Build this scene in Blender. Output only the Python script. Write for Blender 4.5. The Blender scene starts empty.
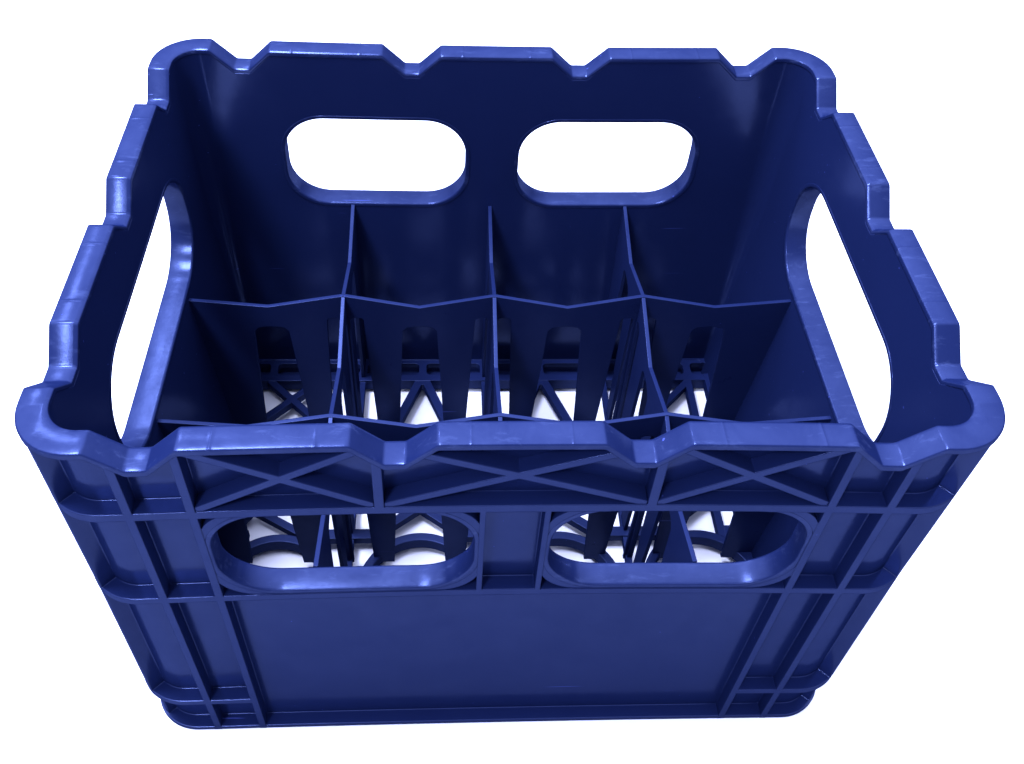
import bpy, bmesh, math, random
from mathutils import Vector, Matrix
random.seed(4)
scene = bpy.context.scene
COL = scene.collection

# ------------------------------------------------------------------ dimensions (metres)
W, D = 0.200, 0.1477            # half width / half depth at the outer rib plane
R = 0.0265                      # outer corner radius
T = 0.0115                       # rim thickness
DEP = 0.0075                    # rib depth (outer plane to wall skin)
DRAFT = 0.024                   # the inner faces lean inwards going down
H = 0.281                       # height
P_, Q_ = 0.1012, 0.0973         # notch pitch along x / along y
NA, NB, DN = 0.0043, 0.0174, 0.0128   # notch floor half width, mouth half width, depth
LIP = 0.0034
L1 = (-0.0497, -0.0447)
L2 = (-0.1230, -0.1185)
L3 = (-0.2440, -0.2393)
L4 = (-H, -0.2775)
XI, XO = 0.1359, 0.1616         # inner / outer vertical ribs of the long walls
YI, YO = 0.0925, 0.1120         # the same on the short walls
HX = (0.0172, 0.1325); HZ = (-0.1150, -0.0475); HZF = (-0.1152, -0.0500); HR = 0.0262
SY = 0.0845; SZ = (-0.1120, -0.0425); SR = 0.032
FLOOR = -0.267
NX = (-1.5*P_, -.5*P_, .5*P_, 1.5*P_)
NY = (-Q_, 0.0, Q_)

# ------------------------------------------------------------------ warps
def bow(p):
    """moulding shrinkage: the long walls bend inwards near the top"""
    x, y, z = p
    k = 1 - 0.8*min(1, max(0, -z/0.285))
    if abs(y) > 0.10:
        w = min(1, (abs(y)-0.10)/0.03)
        y -= math.copysign(0.0046*(1-min(1, (x/W)**2))*k*w, y)
    if x < -0.15:
        x += 0.0010*(1-min(1, (y/D)**2))*k*min(1, (-x-0.15)/0.03)
    k2 = min(1.15, max(0, -z-.10)/.14)
    x += math.copysign(.0021*k2*min(1, max(0, (abs(x)-.168)/.024)), x)      # lower corners stand out a little
    if y < -.08 and x > .15:
        x += .0015*min(1, (x-.15)/.04)*min(1, (-y-.08)/.04)*max(0, 1+z/.10)
    return Vector((x, y, z))

def inset_info(x, y):
    """depth below the outer rounded rectangle and the inward normal"""
    ax, ay = abs(x), abs(y); sx = 1 if x >= 0 else -1; sy = 1 if y >= 0 else -1
    cx, cy = W-R, D-R
    if ax > cx and ay > cy:
        dx, dy = ax-cx, ay-cy; r = math.hypot(dx, dy)
        if r < 1e-9: return R, (-sx*.7, -sy*.7)
        return R-r, (-sx*dx/r, -sy*dy/r)
    if W-ax < D-ay: return W-ax, (-sx, 0)
    return D-ay, (0, -sy)

def draft(p):
    x, y, z = p
    d, n = inset_info(x, y)
    if 0.0095 < d < 0.016:
        s = DRAFT*(.25 if n[1] > .9 else 1)*max(0, -z)+.054*max(0, -z-.115)
        return Vector((x+n[0]*s, y+n[1]*s, z))
    return Vector(p)

# ------------------------------------------------------------------ mesh helpers
def prism(poly, frame, d0, d1):
    """closed prism: 2-D polygon extruded from depth d0 to d1; frame maps (u, v, d) to xyz"""
    bm = bmesh.new()
    a = [bm.verts.new(frame(u, v, d0)) for u, v in poly]
    b = [bm.verts.new(frame(u, v, d1)) for u, v in poly]
    bm.faces.new(a); bm.faces.new(b[::-1])
    n = len(poly)
    for i in range(n):
        bm.faces.new((a[i], b[i], b[(i+1) % n], a[(i+1) % n]))
    bmesh.ops.recalc_face_normals(bm, faces=bm.faces)
    return bm

FR = {'front': lambda u, v, d: (u, -D+d, v), 'back': lambda u, v, d: (u, D-d, v),
      'left': lambda u, v, d: (-W+d, u, v), 'right': lambda u, v, d: (W-d, u, v),
      'flat': lambda u, v, d: (u, v, d)}

def rect(u0, u1, v0, v1): return [(u0, v0), (u1, v0), (u1, v1), (u0, v1)]

def rrect(u0, u1, v0, v1, r, n=14):
    pts = []
    for cx, cy, a0 in ((u1-r, v1-r, 0), (u0+r, v1-r, 90), (u0+r, v0+r, 180), (u1-r, v0+r, 270)):
        for i in range(n+1):
            a = math.radians(a0+90*i/n); pts.append((cx+r*math.cos(a), cy+r*math.sin(a)))
    out = [pts[0]]
    for p in pts[1:]:
        if math.hypot(p[0]-out[-1][0], p[1]-out[-1][1]) > 1e-6: out.append(p)
    return out

def disc(cx, cy, r, n=48): return [(cx+r*math.cos(2*math.pi*i/n), cy+r*math.sin(2*math.pi*i/n)) for i in range(n)]

def bar(x0, y0, x1, y1, w):
    dx, dy = x1-x0, y1-y0; l = math.hypot(dx, dy); nx, ny = -dy/l*w/2, dx/l*w/2
    return [(x0-nx, y0-ny), (x1-nx, y1-ny), (x1+nx, y1+ny), (x0+nx, y0+ny)]

def ring_solid(hw, hd, r, d0, d1, z0, z1, n=16):
    """rounded-rectangle ring between insets d0 and d1"""
    bm = bmesh.new()
    o = rrect(-hw+d0, hw-d0, -hd+d0, hd-d0, r-d0, n); i = rrect(-hw+d1, hw-d1, -hd+d1, hd-d1, r-d1, n)
    assert len(o) == len(i)
    vs = [[bm.verts.new((x, y, z)) for x, y in L] for L, z in ((o, z0), (o, z1), (i, z1), (i, z0))]
    m = len(o)
    for k in range(4):
        A, B = vs[k], vs[(k+1) % 4]
        for j in range(m):
            bm.faces.new((A[j], A[(j+1) % m], B[(j+1) % m], B[j]))
    bmesh.ops.recalc_face_normals(bm, faces=bm.faces)
    return bm

def to_mesh(bm, name='m'):
    me = bpy.data.meshes.new(name); bm.to_mesh(me); bm.free(); return me

def boolean(me, bms, op):
    """fold a list of closed bmeshes into mesh me with the exact manifold solver"""
    if not bms: return me
    a = bpy.data.objects.new('tmp', me); COL.objects.link(a)
    tmp = []
    for bm in bms:
        b = bpy.data.objects.new('tmp', to_mesh(bm)); COL.objects.link(b); tmp.append(b)
        m = a.modifiers.new('b', 'BOOLEAN'); m.operation = op; m.solver = 'MANIFOLD'; m.object = b
    dg = bpy.context.evaluated_depsgraph_get()
    out = bpy.data.meshes.new_from_object(a.evaluated_get(dg))
    for o in tmp+[a]:
        d = o.data; bpy.data.objects.remove(o); bpy.data.meshes.remove(d)
    return out

def slice_mesh(bm, xs=(), ys=(), zs=()):
    for axis, vals in ((0, xs), (1, ys), (2, zs)):
        for v in vals:
            co = [0, 0, 0]; no = [0, 0, 0]; co[axis] = v; no[axis] = 1
            bmesh.ops.bisect_plane(bm, geom=bm.verts[:]+bm.edges[:]+bm.faces[:], dist=1e-7, plane_co=co, plane_no=no)

def finish(me, name, mat, parent=None, warp=(), cuts=True, zs=(), smooth=math.radians(28)):
    bm = bmesh.new(); bm.from_mesh(me)
    if cuts:
        slice_mesh(bm, xs=[-.19+.0211*i for i in range(19)], ys=[-.12, 0, .12], zs=zs)
    for w in warp:
        for v in bm.verts: v.co = w(v.co)
    bmesh.ops.remove_doubles(bm, verts=bm.verts, dist=1e-6)
    for f in bm.faces: f.smooth = True
    for e in bm.edges:
        e.smooth = e.is_manifold and e.calc_face_angle(0) < smooth
    me2 = bpy.data.meshes.new(name); bm.to_mesh(me2); bm.free()
    me2.materials.clear(); me2.materials.append(mat)
    o = bpy.data.objects.new(name, me2); COL.objects.link(o)
    if parent: o.parent = parent
    return o

# ------------------------------------------------------------------ materials
def plastic(name, base=(0.0040, 0.0074, 0.0312), wear=1.0, bevel=0.0010, gloss=0.0255, rough=.165):
    m = bpy.data.materials.new(name); m.use_nodes = True
    nt = m.node_tree; N = nt.nodes; L = nt.links
    N.remove(N['Principled BSDF'])
    df = N.new('ShaderNodeBsdfDiffuse'); gl = N.new('ShaderNodeBsdfGlossy'); ms = N.new('ShaderNodeMixShader')
    gl.inputs['Color'].default_value = (0.36, 0.48, 1.0, 1)
    L.new(df.outputs[0], ms.inputs[1]); L.new(gl.outputs[0], ms.inputs[2]); L.new(ms.outputs[0], N['Material Output'].inputs['Surface'])
    tc = N.new('ShaderNodeTexCoord')
    def noise(scale, detail=4, rough=.55, dist=0.0, vec=None):
        n = N.new('ShaderNodeTexNoise'); n.inputs['Scale'].default_value = scale; n.inputs['Detail'].default_value = detail
        n.inputs['Roughness'].default_value = rough; n.inputs['Distortion'].default_value = dist
        L.new(vec if vec else tc.outputs['Object'], n.inputs['Vector']); return n
    def ramp(src, p0, p1, c0=(0, 0, 0, 1), c1=(1, 1, 1, 1)):
        r = N.new('ShaderNodeValToRGB'); r.color_ramp.elements[0].position = p0; r.color_ramp.elements[1].position = p1
        r.color_ramp.elements[0].color = c0; r.color_ramp.elements[1].color = c1
        L.new(src, r.inputs[0]); return r
    big = noise(14, 3); mid = noise(60, 6, .65); fine = noise(420, 2, .5)
    # mottled base
    mixb = N.new('ShaderNodeMix'); mixb.data_type = 'RGBA'
    mixb.inputs[6].default_value = (*[c*0.95 for c in base], 1); mixb.inputs[7].default_value = (*[c*1.05 for c in base], 1)
    L.new(big.outputs['Fac'], mixb.inputs[0])
    # pale specks of dust and nicks
    vor = N.new('ShaderNodeTexVoronoi'); vor.inputs['Scale'].default_value = 85
    L.new(tc.outputs['Object'], vor.inputs['Vector'])
    sp = ramp(vor.outputs['Distance'], 0.018, 0.034, (1, 1, 1, 1), (0, 0, 0, 1))
    gate = ramp(noise(23, 2).outputs['Fac'], 0.50, 0.60)
    spk = N.new('ShaderNodeMath'); spk.operation = 'MULTIPLY'
    L.new(sp.outputs[0], spk.inputs[0]); L.new(gate.outputs[0], spk.inputs[1])
    # long thin scratches: stretched, thresholded noise
    mp = N.new('ShaderNodeMapping'); mp.inputs['Rotation'].default_value = (0.3, 0.5, 0.35); mp.inputs['Scale'].default_value = (14, 420, 420)
    L.new(tc.outputs['Object'], mp.inputs['Vector'])
    sc = ramp(noise(1.0, 1, .4, 0.2, mp.outputs[0]).outputs['Fac'], 0.79, 0.81)
    scm = N.new('ShaderNodeMath'); scm.operation = 'MAXIMUM'
    sch = N.new('ShaderNodeMath'); sch.operation = 'MULTIPLY'; sch.inputs[1].default_value = 0.55*wear
    L.new(sc.outputs[0], sch.inputs[0]); L.new(sch.outputs[0], scm.inputs[0]); L.new(spk.outputs[0], scm.inputs[1])
    mixs = N.new('ShaderNodeMix'); mixs.data_type = 'RGBA'
    mixs.inputs[7].default_value = (0.05, 0.07, 0.30, 1)
    wf = N.new('ShaderNodeMath'); wf.operation = 'MULTIPLY'; wf.inputs[1].default_value = 0.55
    L.new(scm.outputs[0], wf.inputs[0]); L.new(wf.outputs[0], mixs.inputs[0]); L.new(mixb.outputs[2], mixs.inputs[6])
    if wear > 1:      # scraped, slightly whitened patches on the exposed rim
        mp2 = N.new('ShaderNodeMapping'); mp2.inputs['Rotation'].default_value = (0, 0, .5); mp2.inputs['Scale'].default_value = (60, 210, 120)
        L.new(tc.outputs['Object'], mp2.inputs['Vector'])
        sf = ramp(noise(1.0, 8, .72, .4, mp2.outputs[0]).outputs['Fac'], .56, .74, (0, 0, 0, 1), (.32, .32, .32, 1))
        mw = N.new('ShaderNodeMix'); mw.data_type = 'RGBA'; mw.inputs[7].default_value = (.045, .062, .135, 1)
        L.new(sf.outputs[0], mw.inputs[0]); L.new(mixs.outputs[2], mw.inputs[6]); L.new(mw.outputs[2], df.inputs['Color'])
    else:
        L.new(mixs.outputs[2], df.inputs['Color'])
    # roughness
    rr = N.new('ShaderNodeMapRange'); rr.inputs['From Min'].default_value = .3; rr.inputs['From Max'].default_value = .7
    rr.inputs['To Min'].default_value = rough-.05; rr.inputs['To Max'].default_value = rough+.06
    L.new(mid.outputs['Fac'], rr.inputs['Value']); L.new(rr.outputs[0], gl.inputs['Roughness'])
    gf = N.new('ShaderNodeMapRange'); gf.inputs['From Min'].default_value = .35; gf.inputs['From Max'].default_value = .65
    gf.inputs['To Min'].default_value = gloss*(1-.2*wear**2/2.56); gf.inputs['To Max'].default_value = gloss*(1+.35*wear**2/2.56)
    L.new(noise(38, 6, .7, .6).outputs['Fac'], gf.inputs['Value']); L.new(gf.outputs[0], ms.inputs[0])
    # surface: rounded moulded edges, faint waviness and grain
    bv = N.new('ShaderNodeBevel'); bv.samples = 8; bv.inputs['Radius'].default_value = bevel
    bp1 = N.new('ShaderNodeBump'); bp1.inputs['Strength'].default_value = .13; bp1.inputs['Distance'].default_value = .0010
    L.new(bv.outputs[0], bp1.inputs['Normal']); L.new(noise(30, 2, .5).outputs['Fac'], bp1.inputs['Height'])
    bp2 = N.new('ShaderNodeBump'); bp2.inputs['Strength'].default_value = .10*wear; bp2.inputs['Distance'].default_value = .0002
    L.new(bp1.outputs[0], bp2.inputs['Normal']); L.new(fine.outputs['Fac'], bp2.inputs['Height'])
    bp3 = N.new('ShaderNodeBump'); bp3.inputs['Strength'].default_value = .35*wear; bp3.inputs['Distance'].default_value = .0003
    L.new(bp2.outputs[0], bp3.inputs['Normal']); L.new(scm.outputs[0], bp3.inputs['Height'])
    out = bp3 if wear > 1 else bp2
    L.new(out.outputs[0], df.inputs['Normal']); L.new(out.outputs[0], gl.inputs['Normal'])
    return m

BLUE = plastic('blue_moulded_plastic')
BLUE_RIM = plastic('worn_blue_rim_plastic', wear=1.6, bevel=0.0008, rough=.21)
BLUE_IN = plastic('blue_divider_plastic', bevel=0.0006, gloss=0.019, rough=.32)

# ------------------------------------------------------------------ crate root
crate = bpy.data.objects.new('bottle_crate', None); COL.objects.link(crate)
crate.location = (0, 0, -H)
crate['label'] = 'dark blue plastic bottle crate with twelve open cells, notched rim and oval handle openings'
crate['category'] = 'crate'

# ---- rim: swept band following the notched top edge
def profile_1d(c_list, half_end):
    """samples (s, z) along one side from -half_end to +half_end"""
    out = [(-half_end, 0.0)]
    e = 0.0007
    def corner(s, z_before_slope, z_after_slope, z0):
        out.append((s-e, z0 - z_before_slope*e)); out.append((s, z0 - (z_before_slope-z_after_slope)*e*.25*0)); out.append((s+e, z0 + z_after_slope*e))
    k = DN/(NB-NA)
    for c in c_list:
        out.extend([(c-NB-.0146, 0), (c-NB-.0136, 0), (c-NB-.0131, .00016), (c-NB-.0126, 0), (c-NB-.0116, 0), (c-NB-.0020, 0)] if c-NB-.0135 > -half_end+.004 else [])
        for s, sl0, sl1, z0 in ((c-NB, 0, -k, 0.0), (c-NA, -k, 0, -DN), (c+NA, 0, k, -DN), (c+NB, k, 0, 0.0)):
            out.append((s-e, z0-sl0*e)); out.append((s, z0 + (sl1-sl0)*e*.25)); out.append((s+e, z0+sl1*e))
        out.extend([(c+NB+.0020, 0), (c+NB+.0116, 0), (c+NB+.0126, 0), (c+NB+.0131, .00016), (c+NB+.0136, 0), (c+NB+.0146, 0)] if c+NB+.0135 < half_end-.004 else [])
    out.append((half_end, 0.0))
    return out

def rim_path():
    """list of (outer xy, inward normal, z) going counter-clockwise"""
    pts = []
    def side(lst, f):
        for s, z in lst: pts.append((*f(s), z))
    px = profile_1d(NX, W-R); py = profile_1d(NY, D-R)
    def arc(cx, cy, a0):
        for i in range(1, 14):
            a = math.radians(a0+90*i/14)
            pts.append(((cx+R*math.cos(a), cy+R*math.sin(a)), (-math.cos(a), -math.sin(a)), 0.0))
    side(px, lambda s: ((s, -D), (0, 1)))
    arc(W-R, -D+R, 270)
    side(py, lambda s: ((W, s), (-1, 0)))
    arc(W-R, D-R, 0)
    side(px, lambda s: ((-s, D), (0, -1)))
    arc(-W+R, D-R, 90)
    side(py, lambda s: ((-W, -s), (1, 0)))
    arc(-W+R, -D+R, 180)
    return pts

SEC = [(-.0006, -LIP), (-.0006, -.0009), (-.0002, -.0002), (.0005, 0), (T-.0016, 0), (T-.0006, -.0004), (T+.0001, -.0009), (T+.0003, -.0018), (T+.0003, -LIP)]
bm = bmesh.new()
rows = []
for (ox, oy), (nx, ny), z in rim_path():
    rows.append([bm.verts.new((ox+nx*d, oy+ny*d, z+dz)) for d, dz in SEC])
n = len(rows); m = len(SEC)
for i in range(n):
    A, B = rows[i], rows[(i+1) % n]
    for j in range(m):
        bm.faces.new((A[j], B[j], B[(j+1) % m], A[(j+1) % m]))
bmesh.ops.recalc_face_normals(bm, faces=bm.faces)
rim = finish(to_mesh(bm), 'rim', BLUE_RIM, crate, warp=(bow,), smooth=math.radians(22))

# ---- shell: skin, ledges and vertical ribs in one moulding
shell = to_mesh(ring_solid(W, D, R, DEP, T, -H, -0.0003))
adds = [ring_solid(W, D, R, 0, DEP+.001, *L1), ring_solid(W, D, R, 0, DEP+.001, *L2), ring_solid(W, D, R, 0, DEP+.001, *L3),
        ring_solid(W-.0030, D-.0001, R-.002, 0, DEP+.0002, *L4)]
shell = boolean(shell, adds, 'UNION')
# the low ledge exists only round the corners, not in front of the flat panels
cut = []
for s in (-1, 1):
    c = bmesh.new(); bmesh.ops.create_cube(c, size=1)
    for v in c.verts: v.co = Vector((v.co.x*2*XI, s*(D-DEP/2+.02)+v.co.y*(DEP+.04), sum(L3)/2+v.co.z*.008))
    cut.append(c)
    c = bmesh.new(); bmesh.ops.create_cube(c, size=1)
    for v in c.verts: v.co = Vector((s*(W-DEP/2+.02)+v.co.x*(DEP+.04), v.co.y*2*YI, sum(L3)/2+v.co.z*.008))
    cut.append(c)
shell = boolean(shell, cut, 'DIFFERENCE')
ribs = []
TOP = -.0003
for side, i_, o_, bays in (('front', XI, XO, (-.0580, .0580)), ('back', XI, XO, (-.0580, .0580)), ('left', YI, YO, ()), ('right', YI, YO, ())):
    f = FR[side]
    foot = .0030 if side in ('left', 'right') else .0
    for s in (-1, 1):
        for c, w in ((i_, .0036), (o_, .0036)):
            ribs.append(prism(rect(s*c-w/2, s*c+w/2, L3[0]+.001, TOP), f, 0, DEP+.001))
            ribs.append(prism(rect(s*c-w/2, s*c+w/2, -H, L3[0]+.002), f, foot, DEP+.001))
    for c in bays:
        ribs.append(prism(rect(c-.0020, c+.0020, L1[0]+.001, TOP), f, 0, DEP+.001))
    if side in ('front', 'back'):
        for s in (-1, 1):
            ribs.append(prism(rect(s*.0140-.0013, s*.0140+.0013, L2[0]+.001, L1[1]-.001), f, .0, DEP+.001))
        for s in (-1, 1):
            u0, u1 = sorted((s*HX[0], s*HX[1]))
            ribs.append(prism(rrect(u0-.0034, u1+.0034, HZF[0]-.0034, HZF[1]+.0030, .0205), f, .0005, DEP+.001))
        # low sill of the pocket between the two handles
        ribs.append(prism(rect(-.0135, .0135, L2[0]+.001, L2[1]+.0005), f, .0, DEP+.001))
# a diagonal rib stands on each rounded corner
for sx_ in (-1, 1):
    for sy_ in (-1, 1):
        cx, cy = sx_*(W-R), sy_*(D-R); q = .70711
        for r0, z0, z1 in ((R, L3[0]+.001, TOP), (R-.0028, -H, L3[0]+.002)):
            ribs.append(prism(bar(cx+sx_*q*(R-DEP-.001), cy+sy_*q*(R-DEP-.001), cx+sx_*q*r0, cy+sy_*q*r0, .003), FR['flat'], z0, z1))
shell = boolean(shell, ribs, 'UNION')
# trim everything to the underside of the rim, open the handles
cuts = []
for side, cl, half in (('front', NX, W), ('back', NX, W), ('left', NY, D), ('right', NY, D)):
    f = FR[side]
    for c in cl:
        y = -LIP+.0004
        cuts.append(prism([(c-NB, .01), (c-NB, y), (c-NA, y-DN), (c+NA, y-DN), (c+NB, y), (c+NB, .01)], f, -.01, .02))
c = bmesh.new(); bmesh.ops.create_cube(c, size=1)
for v in c.verts: v.co = Vector((v.co.x*.6, v.co.y*.6, .02-LIP+.0004+v.co.z*.04))
cuts.append(c)
g = .0006
for side in ('front', 'back'):
    for s in (-1, 1):
        u0, u1 = sorted((s*HX[0], s*HX[1]))
        hz = HZF if side == 'front' else HZ
        cuts.append(prism(rrect(u0-g, u1+g, hz[0]-g, hz[1]+g, HR+g), FR[side], -.01, .03))
for side in ('left', 'right'):
    cuts.append(prism(rrect(-SY-g, SY+g, SZ[0]-g, SZ[1]+g, SR+g), FR[side], -.01, .03))
shell = boolean(shell, cuts, 'DIFFERENCE')
body = finish(shell, 'wall_shell', BLUE, crate, warp=(draft, bow), zs=(-.1155, -.16, -.21))

# ---- collars round the handle openings
def stadium_ring(u0, u1, v0, v1, r, t, frame, d0, d1, tip):
    """tube with a rounded inner lip: inner outline = opening, outer = opening + t"""
    bm = bmesh.new()
    prof = [(t, d0+.0001), (.0008, d0), (.0002, d0+.0004), (0, d0+.0012), (0, d1-.0018), (-.0000, d1-.0010), (.0006, d1-.0002), (.0016, d1), (t, d1)]
    prof = [(a, d) for a, d in prof]
    L = []
    for a, d in prof:
        L.append([bm.verts.new(frame(u, v, d + (tip*DRAFT*-v if d > .009 else 0))) for u, v in rrect(u0-a, u1+a, v0-a, v1+a, r+a, 16)])
    k = len(L); n = len(L[0])
    for i in range(k):
        A, B = L[i], L[(i+1) % k]
        for j in range(n): bm.faces.new((A[j], A[(j+1) % n], B[(j+1) % n], B[j]))
    bmesh.ops.recalc_face_normals(bm, faces=bm.faces)
    return bm
for side in ('front', 'back'):
    for s in (-1, 1):
        u0, u1 = sorted((s*HX[0], s*HX[1]))
        hz = HZF if side == 'front' else HZ
        bm = stadium_ring(u0, u1, hz[0], hz[1], HR, .0028, FR[side], .0003, T+.0003, .25 if side == 'front' else 1)
        finish(to_mesh(bm), 'handle_frame', BLUE_RIM, body, warp=(bow,))
for side in ('left', 'right'):
    bm = stadium_ring(-SY, SY, SZ[0], SZ[1], SR, .0028, FR[side], .0003, T+.0003, 1)
    finish(to_mesh(bm), 'handle_frame', BLUE_RIM, body, warp=(bow,))

# ---- crossed stiffening braces under the rim
def brace(side, u0, u1):
    f = FR[side]; z0, z1 = L1[1]-.0005, -LIP-.0005
    w = .0039
    m = to_mesh(prism(bar(u0, z0+.001, u1, z1+.002, w), f, .0004, DEP+.0005))
    m = boolean(m, [prism(bar(u0, z1+.002, u1, z0+.001, w), f, .0004, DEP+.0005)], 'UNION')
    # keep it between the ribs, the ledge and the rim
    keep = prism(rect(u0+.0002, u1-.0002, L1[1]-.001, -LIP+.0012), f, -.01, .03)
    m = boolean(m, [keep], 'INTERSECT')
    c_ = []
    for c in (NX if side in ('front', 'back') else NY):
        y = -LIP+.0008
        c_.append(prism([(c-NB, .01), (c-NB, y), (c-NA, y-DN), (c+NA, y-DN), (c+NB, y), (c+NB, .01)], f, -.01, .02))
    m = boolean(m, c_, 'DIFFERENCE')
    finish(m, 'cross_brace', BLUE, body, warp=(bow,))
for side in ('front', 'back'):
    brace(side, -XI+.0018, -.0600); brace(side, -.0560, .0560); brace(side, .0600, XI-.0018)
for side in ('left', 'right'):
    brace(side, -YI+.0018, YI-.0018)

# ---- dividers: thin webs with V-shaped tops and tall slots
QX, QY = 0.0921, 0.0448
def slot(c, wt, wb, zt, side=0):
    zb = -.2760
    r = .003
    if side == 0:
        a = [(c-wb, zb), (c+wb, zb)]
        n = 8
        for i in range(n+1):
            t = i/n; u = c+wt-2*wt*t
            a.append((u, zt-.0026+.0036*(1-(2*t-1)**2) ** .5*1.0 if 0 < i < n else zt-.0035))
        return a
    # slot beside a crossing; side = +1 to the right of the crossing
    s = side
    a = [(c+s*.0030, zb), (c+s*wb, zb), (c+s*wt, zt-.002), (c+s*(wt-.0012), zt-.0004), (c+s*(wt-.003), zt), (c+s*.0048, zt), (c+s*.0030, zt-.002)]
    return a if s > 0 else a[::-1]

def divider(kind, pos, nodes, end, ztop_end, ztop_node, dz=0.0):
    th = .00115
    if kind == 'x': f = lambda u, v, d: (u, pos+d, v)
    else: f = lambda u, v, d: (pos+d, u, v)
    xs = [-end]+list(nodes)+[end]
    top = []
    for i, x in enumerate(xs):
        inner = 0 < i < len(xs)-1
        top.append((x, (ztop_node if inner else ztop_end)+dz))
        if i < len(xs)-1:
            m = (x+xs[i+1])/2
            if i == 0: m = (-(end-.003)+xs[1])/2
            if i == len(xs)-2: m = (xs[-2]+end-.003)/2
            top.append((m, -.1238 - (.0008 if 0 < i < len(xs)-2 else 0) - (.004 if kind == 'y' else 0)+dz))
    poly = [(end, -.2735), (-end, -.2735)]+top
    me = to_mesh(prism(poly, f, -th, th))
    cuts = []
    for i in range(len(xs)-1):
        a = xs[i] if i else -(end-.003); b = xs[i+1] if i < len(xs)-2 else end-.003
        cuts.append(prism(slot((a+b)/2, .0108, .0168, -.1424), f, -.01, .01))
    for x in nodes:
        for s in (-1, 1): cuts.append(prism(slot(x, .0113, .0165, -.1335, s), f, -.01, .01))
    me = boolean(me, cuts, 'DIFFERENCE')
    finish(me, 'divider', BLUE_IN, crate, cuts=False)
for y in (QY, -QY): divider('x', y, (-QX, 0, QX), .1882, -.1178, -.1140)
for x in (-QX, 0, QX): divider('y', x, (-QY, QY), .1325, -.1155, -.1140, dz=-.00025)

# ---- base grid
Z0, Z1 = -.2740, FLOOR
parts = [ring_solid(W-.014, D-.0125, .018, 0, .0148 , Z0, Z1+.0004)]
def fb(poly, z0=Z0, z1=Z1): parts.append(prism(poly, FR['flat'], z0, z1))
for y, w in ((.1030, .0055), (.0290, .006), (-.1030, .0055)): fb(bar(-.183, y, .183, y, w), Z0, Z1-.0001)
for x in (-QX, 0, QX): fb(bar(x, -.131, x, .131, .004), Z0, Z1-.0014)
for x in (-.0468, .0435, -.1600, .1590): 
    for s in (1, -1): fb(bar(x, s*.1015, x, s*.1060, .005), Z0, Z1-.0002)
for a, b_ in ((-.183, -.160), (-.118, -.067), (-.025, .025), (.067, .118), (.160, .183)): fb(bar(a, -.0290, b_, -.0290, .0070), Z0, Z1-.0001)
for c in (-.0468, .0435):
    for s in (-1, 1):
        fb(bar(c+s*.0012, .1035, c+s*.0315, .0290, .0060), Z0, Z1-.0003)
        fb(bar(c+s*.0012, -.1035, c+s*.0240, -.080, .0060), Z0, Z1-.0003)
        fb(bar(c, -.0075, c+s*.0300, -.0290, .0060), Z0, Z1-.0003)
        fb(bar(c, -.0075, c+s*.0300, .0290, .0060), Z0, Z1-.0003)
    pass; fb(disc(c, .1025, .0062, 24), Z0, Z1-.0004)
fb(bar(.1580, .1040, .1580, .0290, .005), Z0, Z1-.0003)
fb(bar(.1580, .1000, .1220, .0640, .005), Z0, Z1-.0003)
fb(bar(-.1620, .1010, -.1180, .0590, .005), Z0, Z1-.0003)
fb(bar(-.1620, .0660, -.1250, .1010, .005), Z0, Z1-.0003)
fb(bar(.1570, .0290, .1580, -.0350, .005), Z0, Z1-.0003)
fb(bar(.1570, .0, .1150, -.0290, .005), Z0, Z1-.0003)
fb(bar(-.1600, -.0080, -.1180, -.0320, .005), Z0, Z1-.0003)
fb(bar(-.1600, -.0080, -.1750, -.0290, .005), Z0, Z1-.0003)
for s in (1, -1): fb(rect(-.176, .176, *sorted((s*.1180, s*.1200))), -.2798, Z0+.001); fb(rect(-.176, .176, *sorted((s*.1135, s*.1190))), -.2797, -.2785); fb(rect(-.179, .179, *sorted((s*.1010, s*.1300))), Z0+.0020, Z1-.0001); fb(bar(-.183, s*.1030, .183, s*.1030, .0055), -.2775, Z0+.001)
me = to_mesh(parts[0]); me = boolean(me, parts[1:], 'UNION')
holes = [prism(disc(c, -.0690, .0345), FR['flat'], Z0-.02, Z1+.02) for c in (-.139, -.046, .046, .139)]
edges = [-.1790, -.1600, -.0921, -.0468, 0, .0435, .0921, .1590, .1790]
for a, b_ in zip(edges[:-1], edges[1:]):
    for s in (1, -1):
        v0, v1 = sorted((s*.1060, s*.1170))
        holes.append(prism(rrect(a+.0028, b_-.0028, v0, v1, .0034, 6), FR['flat'], Z0-.0015, Z1+.02))
me = boolean(me, holes, 'DIFFERENCE')
base = finish(me, 'base_grid', BLUE_IN, crate, cuts=False)
for c in (-.139, -.046, .046, .139):
    bm = bmesh.new()
    n = 64; prof = [(.0402, -.2765), (.0402, Z1-.0002), (.0397, Z1+.0002), (.0350, Z1+.0002), (.0345, Z1-.0002), (.0345, -.2765)]
    rows = [[bm.verts.new((c+r*math.cos(2*math.pi*i/n), -.0690+r*math.sin(2*math.pi*i/n), z)) for r, z in prof] for i in range(n)]
    for i in range(n):
        A, B = rows[i], rows[(i+1) % n]
        for j in range(len(prof)): bm.faces.new((A[j], B[j], B[(j+1) % len(prof)], A[(j+1) % len(prof)]))
    bmesh.ops.recalc_face_normals(bm, faces=bm.faces)
    finish(to_mesh(bm), 'base_ring', BLUE_IN, base, cuts=False)

# everything above was modelled with z = 0 at the rim: the root sits at the foot
for o in list(crate.children_recursive):
    o.data.transform(Matrix.Translation((0, 0, H)))

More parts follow.
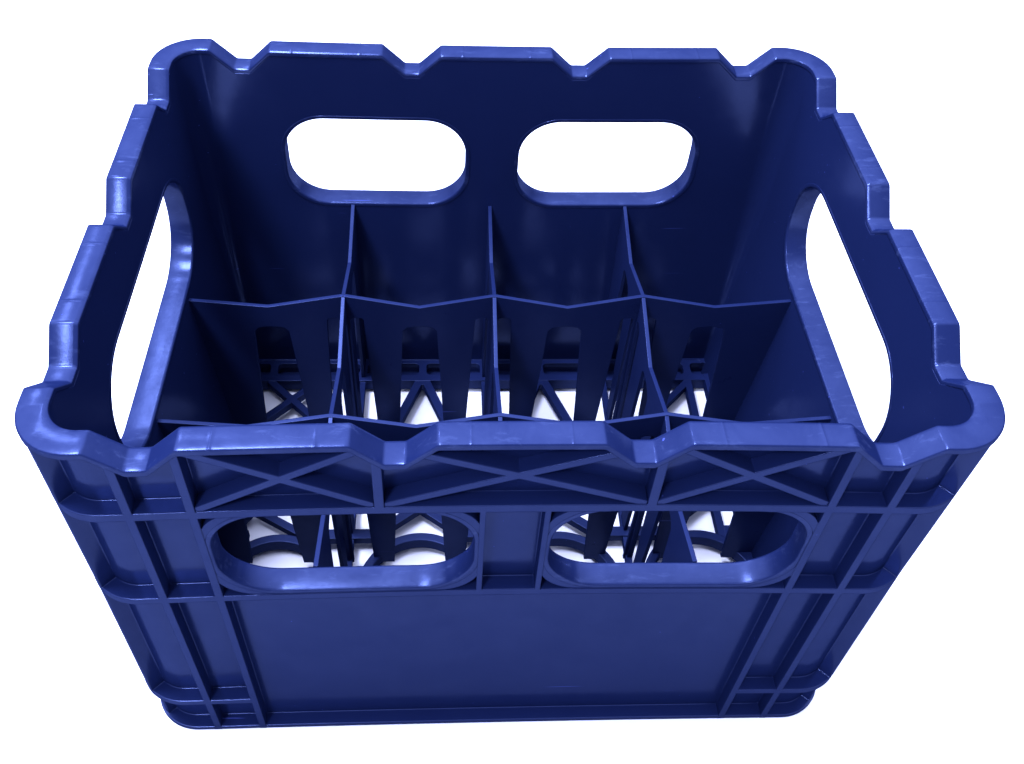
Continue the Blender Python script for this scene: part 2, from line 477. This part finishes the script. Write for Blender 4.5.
# ------------------------------------------------------------------ table surface
bm = bmesh.new(); bmesh.ops.create_grid(bm, x_segments=8, y_segments=8, size=6)
me = to_mesh(bm, 'white_table_surface')
m = bpy.data.materials.new('matt_white_table'); m.use_nodes = True
nt = m.node_tree; b = nt.nodes['Principled BSDF']; b.inputs['Roughness'].default_value = .75
b.inputs['Specular IOR Level'].default_value = .15
nz = nt.nodes.new('ShaderNodeTexNoise'); nz.inputs['Scale'].default_value = 5; nz.inputs['Detail'].default_value = 5
tc = nt.nodes.new('ShaderNodeTexCoord'); nt.links.new(tc.outputs['Object'], nz.inputs['Vector'])
mx = nt.nodes.new('ShaderNodeMix'); mx.data_type = 'RGBA'
mx.inputs[6].default_value = (.57, .57, .575, 1); mx.inputs[7].default_value = (.60, .60, .60, 1)
nt.links.new(nz.outputs['Fac'], mx.inputs[0]); nt.links.new(mx.outputs[2], b.inputs['Base Color'])
me.materials.append(m)
table = bpy.data.objects.new('table_surface', me); COL.objects.link(table)
table.location = (0, 0, -H-.0005); table['kind'] = 'structure'

# ------------------------------------------------------------------ light
world = bpy.data.worlds.new('World'); scene.world = world; world.use_nodes = True
nt = world.node_tree; bg = nt.nodes['Background']
tc = nt.nodes.new('ShaderNodeTexCoord'); sx = nt.nodes.new('ShaderNodeVectorMath'); sx.operation = 'DOT_PRODUCT'
sx.inputs[1].default_value = (-.12, .44, .89)       # the bright side of the ceiling is beyond the crate
nt.links.new(tc.outputs['Generated'], sx.inputs[0])
rp = nt.nodes.new('ShaderNodeValToRGB'); rp.color_ramp.elements[0].position = 0.38; rp.color_ramp.elements[1].position = 0.95
rp.color_ramp.elements[0].color = (.066, .073, .12, 1); rp.color_ramp.elements[1].color = (.58, .64, 1, 1)
nt.links.new(sx.outputs['Value'], rp.inputs[0]); nt.links.new(rp.outputs[0], bg.inputs['Color'])
bg.inputs['Strength'].default_value = 8.9

def area(name, loc, target, sx_, sy_, power, col=(1, 1, 1)):
    l = bpy.data.lights.new(name, 'AREA'); l.shape = 'RECTANGLE'; l.size = sx_; l.size_y = sy_; l.energy = power; l.color = col
    o = bpy.data.objects.new(name, l); COL.objects.link(o); o.location = loc
    o.rotation_euler = (Vector(target)-Vector(loc)).to_track_quat('-Z', 'Y').to_euler()
    return o
area('ceiling_panel_light', (-.52, .04, 1.52), (0, 0, -.2), .45, .4, 98, (.6, .66, 1))
area('window_light', (-.75, 1.0, 1.25), (0, 0, -.1), .22, .30, 9, (.6, .66, 1))

area('added_glint_light', (-.60, -1.0, 1.35), (0, 0, -.1), .26, .26, 46, (.6, .66, 1))  # added lamp, puts glints on rib edges and lights the front-facing notch slopes

# ------------------------------------------------------------------ camera
cam = bpy.data.cameras.new('camera'); co = bpy.data.objects.new('camera', cam); COL.objects.link(co)
Rm = ((0.9986422173688835, -0.0033781555179764403, -0.051983745092635605), (-0.034307867047255726, 0.7082735537862277, -0.7051039237344345), (0.039200662586588726, 0.7059299972889124, 0.7071959749464419))
M = Matrix(Rm).to_4x4(); M.translation = Vector((-0.031511066090478046, -0.3616460600433314, 0.31520095136632537))
co.matrix_world = M
cam.sensor_fit = 'HORIZONTAL'; cam.sensor_width = 36; cam.lens = 966.2132/1024*36
cam.shift_x = 18.645/1024; cam.shift_y = -111.453/1024
cam.clip_start = .01; cam.clip_end = 50
scene.camera = co

scene.view_settings.view_transform = 'Standard'; scene.view_settings.look = 'None'
scene.view_settings.exposure = 0; scene.view_settings.gamma = 1
scene.render.engine = 'CYCLES'
scene.cycles.max_bounces = 8
